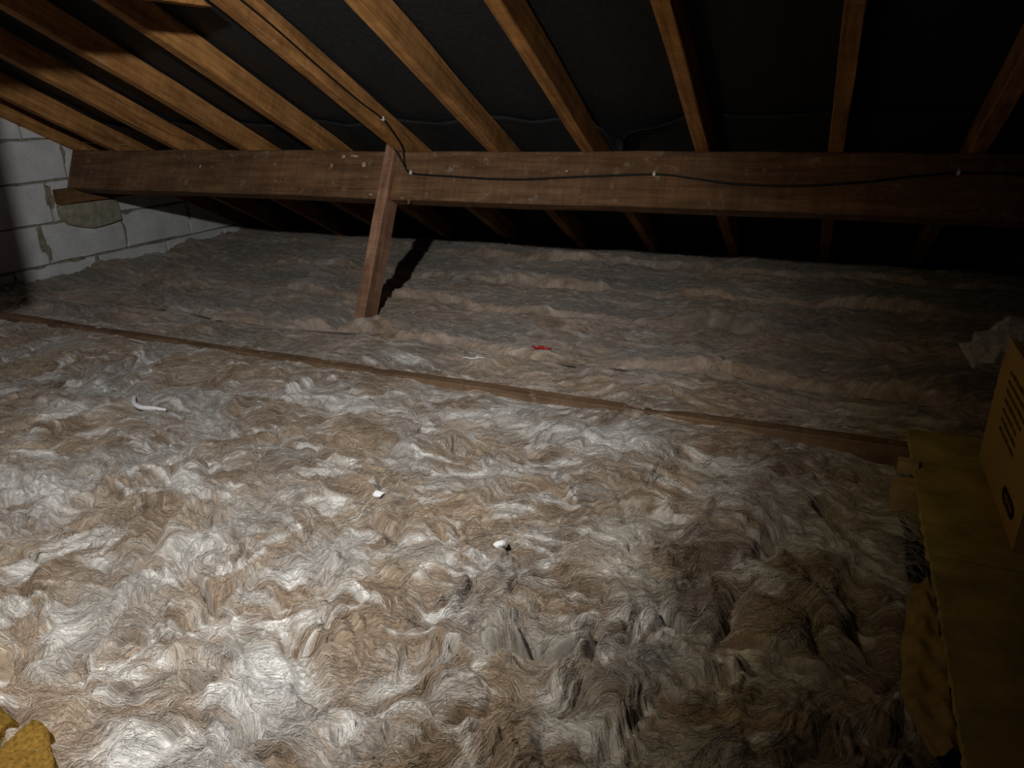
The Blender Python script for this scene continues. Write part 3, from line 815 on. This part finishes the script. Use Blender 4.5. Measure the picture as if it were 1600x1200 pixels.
# printed rows on the left face (too blurred to read: dashes of ink)
bm = bmesh.new(); r = random.Random(4)
def inkq(y0, y1, z0, z1, bm):
    A = [bm.verts.new((-.0006, y, z)) for y, z in ((y0, z0), (y1, z0), (y1, z1), (y0, z1))]; bm.faces.new(A)
for row in range(7):
    z = BH - .055 - row * .021; y = .335 - .004 * row
    while y > .12 + .03 * (row % 3 == 1) + .01 * row:
        l = r.uniform(.008, .034); inkq(y - l, y, z, z + r.uniform(.007, .010), bm); y -= l + r.uniform(.003, .006)
o = obj('printed_lines', bm, M_INK, box); o['kind'] = 'stuff'; o['label'] = 'rows of dark print on the left face'
bm = bmesh.new(); n = 20; pts = []
for k in range(n):
    a = 2 * math.pi * k / n; ca, sa = math.cos(a), math.sin(a)
    pts.append(bm.verts.new((-.0007, .105 + .058 * math.copysign(abs(ca) ** .6, ca), .052 + .017 * math.copysign(abs(sa) ** .6, sa))))
bm.faces.new(pts)
o = obj('printed_badge', bm, m_simple('badge_ink', (.03, .02, .01), .8, 60, .2, .05, .1), box); o['label'] = 'black rounded badge printed low on the left face'
bm = bmesh.new()
for k, y in enumerate((.072, .088, .104, .118, .134)):
    h_ = .016 if k % 2 else .011
    A = [bm.verts.new((-.0011, yy, zz)) for yy, zz in ((y - .0035, .052 - h_ / 2), (y + .0035, .052 - h_ / 2), (y + .0045, .052 + h_ / 2), (y - .0015, .052 + h_ / 2))]; bm.faces.new(A)
obj('badge_mark', bm, M_CARDEDGE, box)['kind'] = 'stuff'

# crumpled clear film bag hanging over the box top
cl = [Vector(p) for p in [(.66, 1.74, -.505), (.55, 1.80, -.498), (.475, 1.85, -.497), (.42, 1.88, -.517), (.375, 1.895, -.560), (.335, 1.905, -.600)]]
bm = bmesh.new(); rings = []; ns = 30; nc = 28
for i in range(ns + 1):
    t = i / ns * (len(cl) - 1); k = min(int(t), len(cl) - 2); q = cl[k].lerp(cl[k + 1], t - k)
    T = (cl[k + 1] - cl[k]).normalized(); A_ = T.cross(Vector((.3, -.5, .8))).normalized(); B_ = T.cross(A_)
    wd_ = .048 - .018 * (i / ns) + .006 * math.sin(i * 1.3); th_ = .013 + .004 * math.sin(i * 2.1)
    if i == ns: th_ *= .3
    ring = []
    for c_ in range(nc):
        a = 2 * math.pi * c_ / nc
        cr = 1 + .16 * math.sin(5 * a + i * .9) + .10 * math.sin(9 * a - i * 1.7) + .08 * math.sin(3 * a + i * 2.9) + random.uniform(-.10, .10)
        ring.append(bm.verts.new(q + A_ * wd_ * math.cos(a) * cr + B_ * th_ * math.sin(a) * cr * 1.1 + Vector((0, 0, OZ + .004))))
    rings.append(ring)
for i in range(ns):
    for c_ in range(nc): bm.faces.new((rings[i][c_], rings[i][(c_ + 1) % nc], rings[i + 1][(c_ + 1) % nc], rings[i + 1][c_]))
o = obj('plastic_bag', bm, M_FILM, None, False)
tag(o, 'crumpled clear plastic bag hanging over the far top corner of the carton', 'bag')

# ------------------------------------------------------------------ small debris
def lump(name, x, y, r_, seed, m, label, cat, flat=.7, up=.5, sub=3, group=None):
    r = random.Random(seed); bm = bmesh.new(); bmesh.ops.create_icosphere(bm, subdivisions=sub, radius=r_)
    ph = [Vector((r.uniform(-1, 1), r.uniform(-1, 1), r.uniform(-1, 1))).normalized() for _ in range(9)]
    for v_ in bm.verts:
        d = v_.co.normalized(); k = 1
        for i, p in enumerate(ph): k += .20 * max(0, d.dot(p)) ** 6 * (1 if i % 2 else -1) * 2
        v_.co *= k * (1 + r.uniform(-.07, .07)); v_.co.z *= flat
    o = obj(name, bm, m); o.location = (x, y, surf(x, y) + r_ * flat * up); tag(o, label, cat, group); return o
lump('plaster_crumb', -.573, 1.181, .0135, 1, M_CRUMB, 'larger white plaster crumb on the wool right of centre', 'crumb', .8, .75)
lump('plaster_crumb', -.952, 1.266, .0120, 2, M_CRUMB, 'smaller white plaster crumb on the wool left of the larger one', 'crumb', .6, .75)
lump('wool_tuft', -.342, 1.031, .004, 3, M_CRUMB, 'tiny white speck near the dark hole in the wool', 'crumb', .8, .7, 2)
lump('plaster_crumb', -1.128, 2.18, .0045, 4, M_CRUMB, 'tiny white speck beside the white shred, behind the binder', 'crumb', .8, 1, 2)
lump('wool_tuft', -1.916, 1.985, .014, 5, M_CRUMB, 'small white tuft lying on the binder left of the strut', 'tuft', .5, .5)
def strip(name, pts, w0, m, label, cat, lift=.004):
    hs = [surf(x, y) for x, y in pts]; hm = sum(hs) / len(hs)
    P = [Vector((x, y, max(h_, hm) * .5 + hm * .5 + lift)) for (x, y), h_ in zip(pts, hs)]
    o = obj(name, tube_bm(P, w0, 8, 5, None, lambda t: (.35 + .65 * math.sin(math.pi * min(1, max(0, .12 + t * .8))))), m, None, True)
    tag(o, label, cat); return o
strip('white_strip', [(-2.07, 1.485), (-2.035, 1.452), (-2.00, 1.432), (-1.962, 1.424), (-1.92, 1.432), (-1.875, 1.440)], .0085, M_CRUMB, 'curved white strip half sunk in the wool at the left', 'strip', .008)
strip('white_shred', [(-1.175, 2.160), (-1.16, 2.162), (-1.145, 2.158), (-1.125, 2.165), (-1.095, 2.172)], .0026, M_CRUMB, 'thin white shred on the wool behind the binder', 'shred', .006)
strip('red_scrap', [(-.965, 2.318), (-.945, 2.308), (-.93, 2.318), (-.912, 2.310), (-.892, 2.320)], .0055, M_RED, 'small red plastic scrap on the far wool', 'scrap', .008)
strip('straw', [(-3.02, 1.80), (-2.93, 1.795), (-2.86, 1.785)], .0018, M_CRUMB, 'straight white sliver in front of the binder, far left', 'sliver', .008)
strip('straw', [(-2.60, 1.90), (-2.53, 1.885), (-2.47, 1.875)], .0020, M_CRUMB, 'straight white sliver close in front of the binder, right of another', 'sliver', .012)
strip('straw', [(-4.02, 2.93), (-3.80, 2.905), (-3.62, 2.90)], .0015, M_STRAW, 'pale straw lying on the left end of the purlin', 'straw', .0).location.z = .70

# yellow wool lumps in the bottom left corner
def cushion(cx, cy, a, b_, h, rot, seed, label):
    bm = bmesh.new(); bmesh.ops.create_cube(bm, size=2); bmesh.ops.subdivide_edges(bm, edges=bm.edges, cuts=11, use_grid_fill=True)
    r = random.Random(seed); o1 = r.uniform(0, 9)
    for v_ in bm.verts:
        p = v_.co; q = p.copy(); q = q * (1 - .26 * (abs(p.x * p.y) + abs(p.y * p.z) + abs(p.x * p.z)) / 3)
        n_ = math.sin(3 * p.x + o1) * math.sin(2.6 * p.y + 2 * o1) * .08 + math.sin(9 * p.x + 5 * p.y + o1) * .02 + r.uniform(-.008, .008)
        v_.co = Vector((q.x * a, q.y * b_, q.z * h * (1 + n_ * 2))) * (1 + n_)
    o = obj('yellow_wool', bm, M_YELLOW, None, True); o.location = (cx, cy, surf(cx, cy) - .020); o.rotation_euler = (0, .05, rot); tag(o, label, 'insulation', 'yellow wool pieces')
cushion(-.985, .378, .085, .060, .048, -.50, 1, 'large ochre yellow wool piece in the bottom left corner')
cushion(-1.125, .405, .065, .045, .040, .15, 2, 'ochre yellow wool lump cut by the left edge of the view')
cushion(-.885, .355, .045, .040, .030, .2, 3, 'small ochre yellow wool lump at the bottom edge, right of the large one')
